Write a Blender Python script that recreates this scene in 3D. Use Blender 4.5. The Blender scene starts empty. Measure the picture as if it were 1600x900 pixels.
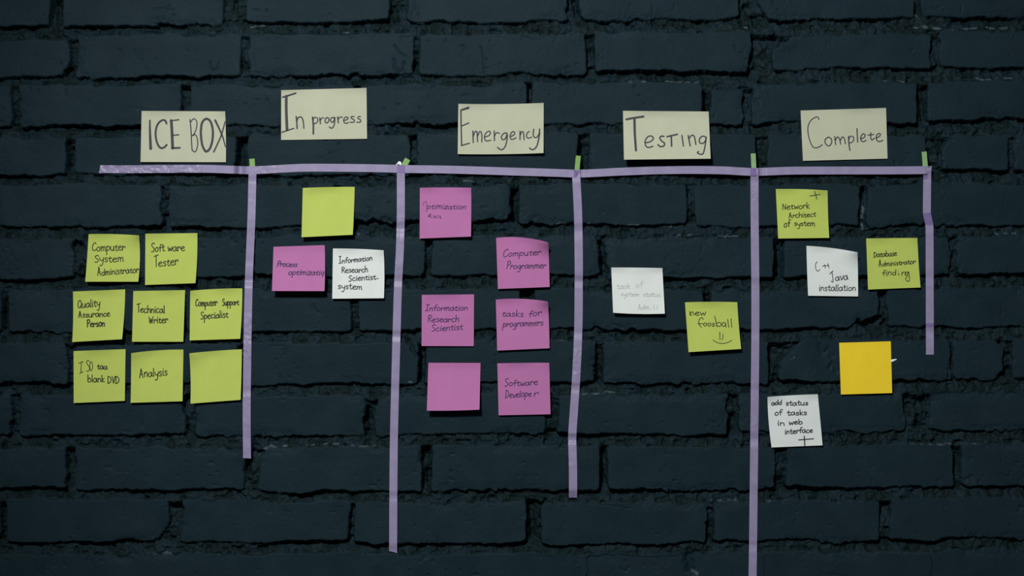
import bpy, math
import numpy as np

# ------------------------------------------------------------------ camera, light, exposure
C = bpy.context.scene.collection
SC = bpy.context.scene
S = 0.00093            # metres per photograph pixel on the wall plane (a square note is 76 mm)
ZC = 1.45              # height of the picture centre above the floor
D = 1600 * S * 50 / 36  # camera distance for a 50 mm lens on a 36 mm sensor

cam_d = bpy.data.cameras.new('camera')
cam_d.lens, cam_d.sensor_width, cam_d.sensor_fit = 50, 36, 'HORIZONTAL'
cam = bpy.data.objects.new('camera', cam_d)
C.objects.link(cam)
cam.location = (0, -D, ZC)
cam.rotation_euler = (math.pi / 2, 0, 0)
SC.camera = cam

SC.view_settings.view_transform = 'Standard'
SC.view_settings.look = 'None'
SC.view_settings.gamma = 1
SC.view_settings.use_curve_mapping = False
SC.view_settings.exposure = 0.0

world = bpy.data.worlds.new('world')
SC.world = world
world.use_nodes = True
world.node_tree.nodes['Background'].inputs[0].default_value = (0.75, 0.9, 1.0, 1)
world.node_tree.nodes['Background'].inputs[1].default_value = 0.05


def spot_lamp(name, loc, target, half_angle, blend, radius, power, color):
    """A focused lamp with a soft-edged pool of light."""
    l = bpy.data.lights.new(name, 'SPOT')
    l.spot_size, l.spot_blend, l.shadow_soft_size = 2 * half_angle, blend, radius
    l.energy, l.color = power, color
    o = bpy.data.objects.new(name, l)
    C.objects.link(o)
    o.location = loc
    d = np.array(target) - np.array(loc)
    yaw = math.atan2(d[1], d[0]) - math.pi / 2
    pitch = math.atan2(d[2], math.hypot(d[0], d[1])) + math.pi / 2
    o.rotation_euler = (pitch, 0, yaw)
    return o


spot_lamp('key_spot', (-0.55, -2.25, ZC + 1.28), (0.09, 0, ZC + 0.02), 0.46, 0.85, 0.17, 292.0, (1.0, 0.995, 0.97))  # unseen key light from upper left; cone edge shaped to imitate lens vignetting

# ------------------------------------------------------------------ noise
_tabs = {}


def vnoise(x, y, scale, seed):
    """Smooth value noise in 0..1."""
    t = _tabs.get(seed)
    if t is None:
        t = _tabs[seed] = np.random.RandomState(seed).rand(256, 256).astype(np.float32)
    fx, fy = x / scale + 1000.37, y / scale + 1000.71
    ix, iy = np.floor(fx).astype(np.int32), np.floor(fy).astype(np.int32)
    fx, fy = (fx - ix).astype(np.float32), (fy - iy).astype(np.float32)
    fx = fx * fx * fx * (fx * (fx * 6 - 15) + 10)
    fy = fy * fy * fy * (fy * (fy * 6 - 15) + 10)
    a, b = ix & 255, iy & 255
    a1, b1 = (a + 1) & 255, (b + 1) & 255
    return (t[b, a] * (1 - fx) + t[b, a1] * fx) * (1 - fy) + (t[b1, a] * (1 - fx) + t[b1, a1] * fx) * fy


def fbm(x, y, scale, seed, octaves=4, gain=0.5):
    """Signed fractal noise, about -1..1."""
    out, amp, tot = 0.0, 1.0, 0.0
    for k in range(octaves):
        out = out + amp * (vnoise(x, y, scale / 2 ** k, seed + k) * 2 - 1)
        tot += amp
        amp *= gain
    return out / tot * 1.6


def sstep(a, b, v):
    if a > b:
        return 1 - sstep(b, a, v)
    t = np.clip((v - a) / (b - a), 0, 1)
    return t * t * (3 - 2 * t)


# ------------------------------------------------------------------ materials
def new_mat(name):
    m = bpy.data.materials.new(name)
    m.use_nodes = True
    nt = m.node_tree
    return m, nt, nt.nodes['Principled BSDF']


def lin(r, g, b):
    f = lambda c: (c / 255) / 12.92 if c / 255 <= 0.04045 else ((c / 255 + 0.055) / 1.055) ** 2.4
    return (f(r), f(g), f(b), 1)


def scaled(c, k):
    return (c[0] * k, c[1] * k, c[2] * k, 1)


def noise_color(nt, bsdf, c1, c2, scale, detail=4, lo=0.35, hi=0.65):
    tc = nt.nodes.new('ShaderNodeTexCoord')
    n = nt.nodes.new('ShaderNodeTexNoise')
    n.inputs['Scale'].default_value = scale
    n.inputs['Detail'].default_value = detail
    r = nt.nodes.new('ShaderNodeValToRGB')
    r.color_ramp.elements[0].position, r.color_ramp.elements[1].position = lo, hi
    r.color_ramp.elements[0].color, r.color_ramp.elements[1].color = c1, c2
    nt.links.new(tc.outputs['Object'], n.inputs['Vector'])
    nt.links.new(n.outputs['Fac'], r.inputs['Fac'])
    nt.links.new(r.outputs['Color'], bsdf.inputs['Base Color'])
    return tc, n, r


def bump(nt, bsdf, tc, scale, strength, dist, detail=3):
    n = nt.nodes.new('ShaderNodeTexNoise')
    n.inputs['Scale'].default_value = scale
    n.inputs['Detail'].default_value = detail
    b = nt.nodes.new('ShaderNodeBump')
    b.inputs['Strength'].default_value = strength
    b.inputs['Distance'].default_value = dist
    nt.links.new(tc.outputs['Object'], n.inputs['Vector'])
    nt.links.new(n.outputs['Fac'], b.inputs['Height'])
    nt.links.new(b.outputs['Normal'], bsdf.inputs['Normal'])


def paint_material():
    m, nt, b = new_mat('dark_wall_paint')
    tc, n, r = noise_color(nt, b, (0.0080, 0.0190, 0.0262, 1), (0.0106, 0.0232, 0.0312, 1), 22, 6)
    last = r.outputs['Color']
    # patchy darker, greener tone over the joint mortar; thin pale lines along some brick edges
    for attr, col in (('grout', (0.0052, 0.0115, 0.0128, 1)), ('pale_line', (0.066, 0.095, 0.112, 1))):
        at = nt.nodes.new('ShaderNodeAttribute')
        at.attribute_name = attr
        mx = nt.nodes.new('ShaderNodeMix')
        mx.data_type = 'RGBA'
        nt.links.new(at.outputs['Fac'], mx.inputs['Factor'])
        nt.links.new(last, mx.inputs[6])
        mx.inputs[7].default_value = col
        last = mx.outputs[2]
    nt.links.new(last, b.inputs['Base Color'])
    b.inputs['Roughness'].default_value = 0.6
    b.inputs['Specular IOR Level'].default_value = 0.05
    bump(nt, b, tc, 300, 0.34, 0.0009, 5)
    return m


def paper_material(name, c):
    m, nt, b = new_mat(name)
    tc, n, r = noise_color(nt, b, scaled(c, 0.975), scaled(c, 1.02), 35, 3)
    b.inputs['Roughness'].default_value = 0.85
    b.inputs['Specular IOR Level'].default_value = 0.15
    bump(nt, b, tc, 900, 0.05, 0.0002)
    return m


def tape_material(name, c, c_double, rough, spec):
    """Tape film; the attribute 'layers' is 1 where two strips lie on top of each other."""
    m, nt, b = new_mat(name)
    tc, n, r = noise_color(nt, b, scaled(c, 0.93), scaled(c, 1.06), 60, 4)
    at = nt.nodes.new('ShaderNodeAttribute')
    at.attribute_name = 'layers'
    mix = nt.nodes.new('ShaderNodeMix')
    mix.data_type = 'RGBA'
    nt.links.new(at.outputs['Fac'], mix.inputs['Factor'])
    nt.links.new(r.outputs['Color'], mix.inputs[6])
    mix.inputs[7].default_value = c_double
    nt.links.new(mix.outputs[2], b.inputs['Base Color'])
    b.inputs['Roughness'].default_value = rough
    b.inputs['Specular IOR Level'].default_value = spec
    bump(nt, b, tc, 220, 0.12, 0.0006, 4)
    return m


def ink_material(name, c, rough=0.6):
    m, nt, b = new_mat(name)
    noise_color(nt, b, scaled(c, 0.85), scaled(c, 1.15), 300, 3)
    b.inputs['Roughness'].default_value = rough
    b.inputs['Specular IOR Level'].default_value = 0.2
    return m


M_WALL = paint_material()
PAPER = {
    'lime': paper_material('lime_paper', (0.425, 0.515, 0.108, 1)),
    'cream': paper_material('cream_paper', (0.445, 0.463, 0.345, 1)),
    'pink': paper_material('pink_paper', (0.415, 0.150, 0.345, 1)),
    'white': paper_material('white_paper', (0.655, 0.700, 0.685, 1)),
    'yellow': paper_material('yellow_paper', (0.80, 0.585, 0.028, 1)),
}
INK = {
    'marker': ink_material('grey_marker_ink', (0.042, 0.048, 0.054, 1)),
    'black': ink_material('black_pen_ink', (0.018, 0.026, 0.014, 1)),
    'navy': ink_material('navy_pen_ink', (0.035, 0.016, 0.075, 1)),
    'onwhite': ink_material('black_felt_ink', (0.022, 0.026, 0.030, 1)),
    'pencil': ink_material('pencil_lead', (0.38, 0.42, 0.42, 1)),
}
M_PURPLE = tape_material('purple_tape', (0.258, 0.228, 0.368, 1), (0.185, 0.135, 0.31, 1), 0.42, 0.25)
M_GREEN = tape_material('green_tape', (0.16, 0.33, 0.075, 1), (0.16, 0.33, 0.075, 1), 0.5, 0.4)
M_PALE_GREEN = tape_material('pale_green_tape', (0.215, 0.36, 0.165, 1), (0.215, 0.36, 0.165, 1), 0.5, 0.4)
M_CHIP = paper_material('white_scrap', (0.80, 0.82, 0.80, 1))

# ------------------------------------------------------------------ object helpers


def link_mesh(name, verts, faces, mat, parent=None, smooth=True, attr=None):
    me = bpy.data.meshes.new(name)
    me.from_pydata([tuple(map(float, v)) for v in verts], [], faces)
    me.materials.append(mat)
    if smooth:
        me.polygons.foreach_set('use_smooth', np.ones(len(me.polygons), dtype=bool))
    if attr is not None:
        a = me.attributes.new('layers', 'FLOAT', 'POINT')
        a.data.foreach_set('value', np.asarray(attr, dtype=np.float32))
    me.update()
    o = bpy.data.objects.new(name, me)
    C.objects.link(o)
    if parent is not None:
        o.parent = parent
    return o


def tag(o, label, cat, group=None):
    o['label'] = label
    o['category'] = cat
    if group:
        o['group'] = group
    return o


def world_at(px, py, d):
    """The point at depth d (metres in front of the wall plane) that the photograph shows at px, py."""
    k = (D - d) / D
    return np.stack([(px - 800) * S * k, -d + 0 * px, ZC + (450 - py) * S * k], -1)


def sheet(name, P, thick, mat, attr=None, origin=None):
    """A thin solid sheet from an n x m grid of front points."""
    n, m = P.shape[:2]
    du = np.gradient(P, axis=0)
    dv = np.gradient(P, axis=1)
    N = np.cross(du, dv)
    N /= np.linalg.norm(N, axis=-1, keepdims=True) + 1e-12
    N = np.where(N[..., 1:2] > 0, -N, N)
    B = P - N * thick
    org = P.reshape(-1, 3).mean(0) if origin is None else origin
    verts = np.concatenate([P.reshape(-1, 3), B.reshape(-1, 3)]) - org
    faces = []
    off = n * m
    for i in range(n - 1):
        for j in range(m - 1):
            a, b, c, d = i * m + j, i * m + j + 1, (i + 1) * m + j + 1, (i + 1) * m + j
            faces.append((a, b, c, d))
            faces.append((off + d, off + c, off + b, off + a))
    loop = [j for j in range(m)] + [i * m + m - 1 for i in range(1, n)] + [(n - 1) * m + j for j in range(m - 2, -1, -1)] + [i * m for i in range(n - 2, 0, -1)]
    for k in range(len(loop)):
        a, b = loop[k], loop[(k + 1) % len(loop)]
        faces.append((b, a, off + a, off + b))
    at = None if attr is None else np.concatenate([attr.ravel(), attr.ravel()])
    o = link_mesh(name, verts, faces, mat, attr=at)
    me = o.data
    # keep the paper edge crisp
    ne = len(loop)
    nf = len(me.polygons)
    sm = np.ones(nf, dtype=bool)
    sm[nf - ne:] = False
    me.polygons.foreach_set('use_smooth', sm)
    ev = set()
    for k in range(ne):
        a, b = loop[k], loop[(k + 1) % ne]
        ev.add((min(a, b), max(a, b)))
        ev.add((min(off + a, off + b), max(off + a, off + b)))
    se = np.array([(min(e.vertices), max(e.vertices)) in ev for e in me.edges], dtype=bool)
    at2 = me.attributes.get('sharp_edge') or me.attributes.new('sharp_edge', 'BOOLEAN', 'EDGE')
    at2.data.foreach_set('value', se)
    o.location = tuple(map(float, org))
    return o


# ------------------------------------------------------------------ the brick wall
# each course: slope of its bed joints, then bricks (left, right, top, bottom) in photograph pixels
ROWS = [
    (-0.006, [(-178, 79, -38, 41), (99, 348, -38, 41), (381, 608, -40, 35), (634, 887, -40, 34), (902, 1156, -44, 31), (1182, 1429, -44, 30), (1439, 1690, -47, 26)]),
    (-0.006, [(-150, 107, 62, 122), (118, 378, 53, 120), (390, 646, 53, 118), (653, 916, 52, 117), (928, 1172, 49, 112), (1207, 1456, 55, 109), (1469, 1725, 45, 107)]),
    (-0.004, [(-240, 16, 133, 200), (27, 282, 132, 196), (295, 554, 132, 196), (562, 823, 131, 193), (829, 1099, 128, 193), (1110, 1161, 138, 194), (1175, 1435, 130, 192), (1449, 1700, 126, 188)]),
    (-0.004, [(-155, 103, 215, 275), (115, 370, 213, 272), (385, 641, 209, 274), (650, 904, 206, 270), (921, 1181, 207, 271), (1198, 1447, 211, 271), (1471, 1577, 211, 268), (1584, 1835, 210, 267)]),
    (-0.002, [(-5, 254, 288, 353), (264, 521, 289, 355), (531, 797, 289, 346), (810, 1074, 287, 351), (1086, 1344, 288, 353), (1355, 1612, 288, 353)]),
    (-0.001, [(-140, 115, 371, 437), (130, 385, 370, 434), (397, 664, 369, 432), (673, 937, 368, 432), (947, 1211, 369, 434), (1224, 1484, 369, 432), (1495, 1750, 368, 431)]),
    (-0.002, [(-255, 2, 452, 517), (12, 279, 452, 516), (290, 549, 453, 517), (559, 815, 452, 516), (835, 1100, 452, 516), (1111, 1375, 452, 515), (1387, 1645, 451, 511)]),
    (-0.002, [(-150, 107, 534, 600), (116, 371, 535, 600), (384, 655, 533, 600), (664, 929, 533, 599), (942, 1203, 533, 600), (1214, 1486, 531, 595), (1489, 1569, 530, 594), (1582, 1835, 528, 594)]),
    (-0.002, [(-240, 17, 616, 681), (30, 290, 615, 681), (305, 570, 617, 682), (586, 852, 616, 681), (871, 1136, 615, 679), (1154, 1415, 614, 676), (1454, 1712, 613, 674)]),
    (-0.002, [(-153, 104, 699, 764), (117, 381, 698, 766), (402, 660, 697, 768), (673, 939, 697, 767), (949, 1212, 698, 765), (1228, 1490, 695, 762), (1503, 1760, 693, 761)]),
    (-0.003, [(-256, 1, 782, 847), (8, 262, 780, 846), (282, 546, 782, 847), (552, 824, 784, 848), (846, 1105, 783, 850), (1115, 1377, 782, 847), (1390, 1650, 777, 842)]),
    (-0.003, [(-16, 241, 866, 931), (253, 516, 868, 932), (528, 795, 867, 931), (803, 1068, 863, 929), (1090, 1275, 864, 929), (1287, 1568, 860, 926), (1580, 1830, 858, 925)]),
]
for base, dy in ((1, -174), (10, 167)):        # one course above and one below the picture
    sl, bl = ROWS[base]
    rows = (sl, [(a - 35, b - 35, t + dy, bt + dy) for a, b, t, bt in bl])
    if dy < 0:
        ROWS.insert(0, rows)
    else:
        ROWS.append(rows)
for sl, bl in ROWS:                            # continue every course beyond the picture
    while bl[0][0] > -330:
        a, b, t, bt = bl[0]
        bl.insert(0, (a - 269, a - 12, t, bt))
    while bl[-1][1] < 1930:
        a, b, t, bt = bl[-1]
        bl.append((b + 12, b + 268, t, bt))

# broken brick corners: everything on the far side of the line a -> b is missing (keep side is to the right going a -> b)
CUTS = {
    (1111, 452): [(1382, 488, 1322, 517)],
    (1214, 531): [(1208, 574, 1262, 526)],
    (1182, -44): [(1212, 44, 1168, -8)],
    (902, -44): [(922, 44, 896, 2)],
    (1471, 211): [(1466, 240, 1492, 206)],
    (1489, 530): [(1548, 526, 1573, 548), (1574, 576, 1552, 598)],
    (1207, 55): [(1203, 80, 1246, 52)],
    (402, 697): [(398, 716, 420, 694)],
    (8, 780): [(266, 812, 244, 850)],
    (-150, 62): [(111, 100, 92, 126)],
}
CRACKS = [
    ([(752, 74), (755, 88), (756, 102), (758, 118)], 1.0, 0.0022),
    ([(638, 534), (643, 544), (648, 552), (656, 557)], 2.6, 0.006),
    ([(1491, 528), (1490, 548), (1484, 568), (1481, 596)], 1.2, 0.004),
    ([(617, 72), (625, 84), (634, 88)], 1.6, 0.0022),
    ([(616, 92), (618, 108), (623, 115), (630, 112), (632, 98)], 1.8, 0.0025),
    ([(329, 97), (327, 103), (332, 110), (340, 107), (341, 98)], 1.3, 0.0018),
    ([(816, 55), (830, 62), (848, 61)], 1.0, 0.0012),
    ([(1148, 72), (1152, 80), (1160, 84)], 1.6, 0.002),
    ([(1510, 750), (1516, 746), (1520, 752)], 3.0, 0.0022),
    ([(1280, 540), (1286, 552), (1294, 545), (1301, 558)], 3.0, 0.0025),
    ([(1296, 575), (1302, 566), (1306, 580)], 3.0, 0.0025),
    ([(554, 130), (557, 138), (556, 150)], 3.0, 0.006),
    ([(241, 14), (256, 13), (270, 15)], 1.2, 0.0014),
    ([(590, 356), (600, 342), (618, 350)], 4.0, 0.003),
    ([(958, 506), (965, 508), (973, 511)], 2.2, 0.0016),
    ([(488, 475), (490, 484), (500, 488)], 1.6, 0.0014),
    ([(962, 690), (985, 697), (1000, 695)], 1.4, 0.0014),
    ([(945, 772), (985, 768), (940, 788), (985, 795)], 1.0, 0.0010),
    ([(970, 888), (978, 892), (984, 886)], 1.6, 0.0018),
    ([(70, 640), (76, 643)], 2.0, 0.0016),
    ([(700, 748), (708, 749)], 1.4, 0.0014),
    ([(1458, 10), (1466, 12), (1471, 9)], 1.4, 0.0014),
]
# holes where the mortar has fallen out of an upright joint
CRACKS += [([(a, b), (c, d)], w, dep) for a, b, c, d, w, dep in (
    (824, 450, 824, 468, 8, .012), (667, 372, 669, 382, 3, .006), (1105, 452, 1106, 470, 4.5, .01), (1145, 650, 1144, 676, 5, .01), (390, 716, 384, 735, 4, .01),
    (664, 704, 663, 722, 6, .01), (668, 730, 669, 760, 4, .008), (897, 0, 901, 24, 4, .01), (1170, 10, 1185, 32, 7, .009), (85, 5, 86, 38, 4, .009), (615, 10, 618, 32, 4, .009),
    (830, 790, 832, 838, 5, .009), (945, 700, 944, 755, 4, .01), (6, 470, 8, 512, 4, .01), (912, 232, 915, 262, 7, .009), (803, 300, 804, 345, 4, .01), (1104, 150, 1104, 170, 4, .01),
    (374, 228, 375, 262, 4, .009), (109, 232, 107, 270, 4, .008), (575, 640, 577, 675, 5, .009), (1350, 293, 1351, 312, 4, .01), (1217, 385, 1220, 430, 5, .009), (941, 372, 943, 425, 4, .01),
    (660, 545, 658, 590, 4, .008), (935, 545, 936, 592, 4, .009), (1375, 500, 1350, 508, 5, .006), (1444, 160, 1446, 185, 4, .009), (1077, 870, 1080, 890, 7, .009), (1215, 575, 1212, 590, 4, .008))]
# lumps of mortar smeared over the brick faces: x, y, radius x, radius y, height
SMEARS = [(1188, 80, 16, 30, 0.0045), (1218, 62, 24, 14, 0.003), (1240, 548, 30, 22, 0.003), (1434, 640, 20, 34, 0.004), (1460, 226, 14, 18, 0.003),
          (846, 800, 22, 34, 0.0022), (640, 20, 10, 22, 0.003), (370, 28, 10, 16, 0.003), (395, 745, 12, 30, 0.004), (590, 880, 6, 6, 0.002),
          (545, 700, 40, 8, 0.0025), (560, 706, 30, 5, 0.0018), (1350, 686, 46, 9, 0.003), (683, 768, 18, 8, 0.003), (30, 690, 12, 20, 0.003)]

# thin broken pale lines along brick edges and joints
PALE_LINES = [([(985, 128), (1010, 128)], 1.0), ([(1040, 127), (1095, 128)], 1.0), ([(1140, 42), (1178, 43)], 1.2), ([(1420, 43), (1470, 45), (1520, 44), (1575, 42)], 1.1),
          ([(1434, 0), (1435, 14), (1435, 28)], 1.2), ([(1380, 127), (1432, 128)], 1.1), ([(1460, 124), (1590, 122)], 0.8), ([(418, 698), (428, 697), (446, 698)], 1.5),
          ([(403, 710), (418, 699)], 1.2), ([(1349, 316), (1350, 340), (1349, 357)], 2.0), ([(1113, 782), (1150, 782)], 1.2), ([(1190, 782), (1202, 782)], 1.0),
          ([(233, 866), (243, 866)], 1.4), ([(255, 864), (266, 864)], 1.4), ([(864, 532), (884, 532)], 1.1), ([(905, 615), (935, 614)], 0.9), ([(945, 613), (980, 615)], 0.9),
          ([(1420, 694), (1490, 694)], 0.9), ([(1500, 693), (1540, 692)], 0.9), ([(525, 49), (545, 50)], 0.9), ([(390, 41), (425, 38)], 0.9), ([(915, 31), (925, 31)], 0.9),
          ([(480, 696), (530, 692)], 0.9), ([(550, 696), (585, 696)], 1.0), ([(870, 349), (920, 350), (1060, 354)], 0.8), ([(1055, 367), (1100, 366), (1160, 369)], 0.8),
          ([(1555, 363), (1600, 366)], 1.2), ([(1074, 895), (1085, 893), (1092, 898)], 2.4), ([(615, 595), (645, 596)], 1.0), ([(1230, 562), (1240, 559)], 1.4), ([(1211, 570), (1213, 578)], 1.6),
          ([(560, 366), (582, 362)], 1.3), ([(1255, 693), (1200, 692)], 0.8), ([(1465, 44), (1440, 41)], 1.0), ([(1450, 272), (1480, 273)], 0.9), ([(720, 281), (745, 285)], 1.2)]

STEP = 1.25
xs = np.concatenate([np.arange(-300, -24, 6), np.arange(-24, 1624, STEP), np.arange(1624, 1901, 6)]).astype(np.float32)
ys = np.concatenate([np.arange(-110, -24, 6), np.arange(-24, 924, STEP), np.arange(924, 1005, 6)]).astype(np.float32)


def wall_height():
    X, Y = np.meshgrid(xs, ys)
    # wandering brick edges
    wx = X + fbm(X, Y, 60, 11, 3) * 2.4 + fbm(X, Y, 22, 15, 2) * 1.0 + fbm(X, Y, 8, 21, 3) * 1.0
    wy = Y + fbm(X, Y, 70, 31, 3) * 2.8 + fbm(X, Y, 24, 35, 2) * 1.3 + fbm(X, Y, 8, 41, 3) * 1.1
    ragged = sstep(0.46, 0.72, vnoise(X, Y, 75, 51))
    wx = wx + ragged * fbm(X, Y, 12, 61, 4) * 3.0
    wy = wy + ragged * fbm(X, Y, 14, 71, 4) * 3.4
    # mortar
    mort = np.full(X.shape, -0.0078, np.float32)
    mids = []
    for (s0, b0), (s1, b1) in zip(ROWS[:-1], ROWS[1:]):
        bot = np.interp(xs, [(a + b) / 2 for a, b, t, u in b0], [u for a, b, t, u in b0])
        top = np.interp(xs, [(a + b) / 2 for a, b, t, u in b1], [t for a, b, t, u in b1])
        mids.append(((bot + top) / 2, (top - bot) / 2))
    full = vnoise(X, Y, 90, 81)
    lowf = vnoise(X, Y, 55, 91)
    slit = sstep(0.46, 0.72, vnoise(X, Y * 1.7, 105, 97))
    for mid, half in mids:
        r = (wy - mid[None, :]) / np.maximum(half[None, :], 4)
        inb = np.abs(r) < 1.6
        rr = np.clip(r, -1, 1)
        dep = -0.0040 + 0.0026 * rr * (0.5 + full) + (lowf - 0.5) * 0.0065 - slit * 0.0060 * sstep(0.15, -0.7, rr)
        mort = np.where(inb, dep, mort)
    head = np.clip((vnoise(X, Y, 34, 95) - 0.55) * 0.016, -0.007, 0.004)
    isbed = np.zeros(X.shape, bool)
    for mid, half in mids:
        isbed |= np.abs(wy - mid[None, :]) < 1.3 * half[None, :]
    mort = np.where(isbed, mort, mort - 0.0022 + head)
    ridge = 1 - np.abs(fbm(X, Y, 15, 101, 4))
    mort = mort + (ridge - 0.75) * 0.0044 - np.clip(vnoise(X, Y, 8, 113) - 0.55, 0, 1) * 0.012 + fbm(X, Y, 5.0, 111, 3) * 0.0012
    mort = np.clip(mort, -0.0185, -0.0004)
    H = mort.copy()
    mask = np.ones(X.shape, np.float32)
    rs = np.random.RandomState(7)
    und = fbm(X, Y, 85, 121, 3) * 0.00034
    fine = fbm(X, Y, 14, 131, 4) * 0.00016 + fbm(X, Y, 4.5, 135, 2) * 0.00006
    pit = np.clip(vnoise(X, Y, 7, 141) - 0.86, 0, 1) * np.clip(vnoise(X, Y, 60, 151) - 0.42, 0, 1) * 0.030
    for sl, bl in ROWS:
        for (a, b, t, u) in bl:
            base = rs.uniform(-0.0012, 0.0010)
            tx, ty = rs.uniform(-0.0011, 0.0011), rs.uniform(-0.0007, 0.0007)
            rad, bev = rs.uniform(3, 8), rs.uniform(1.6, 2.8)
            x0, x1 = np.searchsorted(xs, [a - 14, b + 14])
            y0, y1 = np.searchsorted(ys, [t - 16, u + 16])
            if x1 - x0 < 2 or y1 - y0 < 2:
                continue
            sl_ = np.s_[y0:y1, x0:x1]
            px, py = wx[sl_], wy[sl_]
            cx, cy, hw, hh = (a + b) / 2, (t + u) / 2, (b - a) / 2, (u - t) / 2
            lx = px - cx
            ly = py - cy - sl * lx
            qx, qy = np.abs(lx) - hw + rad, np.abs(ly) - hh + rad
            sd = np.hypot(np.maximum(qx, 0), np.maximum(qy, 0)) + np.minimum(np.maximum(qx, qy), 0) - rad
            for (ax, ay, bx, by) in CUTS.get((a, t), ()):
                L = math.hypot(bx - ax, by - ay)
                side = ((px - ax) * (by - ay) - (py - ay) * (bx - ax)) / L
                inside = ((cx - ax) * (by - ay) - (cy - ay) * (bx - ax)) / L
                sd = np.maximum(sd, side if inside < 0 else -side)
            s = np.clip(-sd / bev, 0, 1)
            tt = np.sqrt(np.clip(1 - (1 - s) ** 2, 0, 1))
            rag = ragged[sl_] * sstep(-16, -1, sd) * (sd < 0)
            hb = base + tx * lx / hw + ty * ly / hh + und[sl_] + fine[sl_] - pit[sl_]
            hb = hb - rag * (0.0009 + 0.0012 * np.abs(fbm(X[sl_], Y[sl_], 8, 161, 3)))
            H[sl_] = np.where(sd < 0, H[sl_] + (hb - H[sl_]) * tt, H[sl_])
            mask[sl_] = np.minimum(mask[sl_], sstep(-2.2, 0.3, sd))
    for pts, w, dep in CRACKS:
        px_, py_ = [p[0] for p in pts], [p[1] for p in pts]
        x0, x1 = np.searchsorted(xs, [min(px_) - 12, max(px_) + 12])
        y0, y1 = np.searchsorted(ys, [min(py_) - 12, max(py_) + 12])
        sl_ = np.s_[y0:y1, x0:x1]
        qx, qy = X[sl_] + fbm(X[sl_], Y[sl_], 6, 171, 2) * 1.2, Y[sl_] + fbm(X[sl_], Y[sl_], 6, 181, 2) * 1.2
        dist = np.full(qx.shape, 1e9)
        for (ax, ay), (bx, by) in zip(pts[:-1], pts[1:]):
            ux, uy = bx - ax, by - ay
            k = np.clip(((qx - ax) * ux + (qy - ay) * uy) / (ux * ux + uy * uy), 0, 1)
            dist = np.minimum(dist, np.hypot(qx - ax - k * ux, qy - ay - k * uy))
        H[sl_] -= dep * np.exp(-(dist / w) ** 2)
    for cx, cy, rx, ry, h in SMEARS:
        x0, x1 = np.searchsorted(xs, [cx - 2.2 * rx, cx + 2.2 * rx])
        y0, y1 = np.searchsorted(ys, [cy - 2.2 * ry, cy + 2.2 * ry])
        sl_ = np.s_[y0:y1, x0:x1]
        e = np.exp(-(((wx[sl_] - cx) / rx) ** 2 + ((wy[sl_] - cy) / ry) ** 2))
        tgt = H[sl_] + e * h * (0.7 + 0.5 * fbm(X[sl_], Y[sl_], 9, 191, 3))
        H[sl_] = np.minimum(tgt, np.maximum(H[sl_], 0.0002))
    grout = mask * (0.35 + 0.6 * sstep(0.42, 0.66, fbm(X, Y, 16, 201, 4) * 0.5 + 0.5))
    pale_line = np.zeros(X.shape, np.float32)
    for pts, w in PALE_LINES:
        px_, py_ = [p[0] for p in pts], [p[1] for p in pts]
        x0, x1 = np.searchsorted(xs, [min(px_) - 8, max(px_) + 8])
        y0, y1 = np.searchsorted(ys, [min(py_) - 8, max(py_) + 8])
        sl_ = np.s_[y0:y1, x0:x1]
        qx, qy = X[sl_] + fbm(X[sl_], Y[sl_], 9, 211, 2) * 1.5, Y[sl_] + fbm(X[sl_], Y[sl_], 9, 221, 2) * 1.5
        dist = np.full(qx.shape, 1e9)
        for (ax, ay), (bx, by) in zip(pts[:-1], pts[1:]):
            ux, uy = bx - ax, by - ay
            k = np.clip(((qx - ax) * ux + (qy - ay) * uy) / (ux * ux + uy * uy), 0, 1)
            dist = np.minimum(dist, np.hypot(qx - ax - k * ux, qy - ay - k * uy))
        pale_line[sl_] = np.maximum(pale_line[sl_], np.exp(-(dist / w) ** 2) * sstep(0.38, 0.75, vnoise(X[sl_], Y[sl_], 7, 231)))
    return H.astype(np.float32), grout.astype(np.float32), pale_line.astype(np.float32)


HW, GROUT, PALE_LINE = wall_height()


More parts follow.
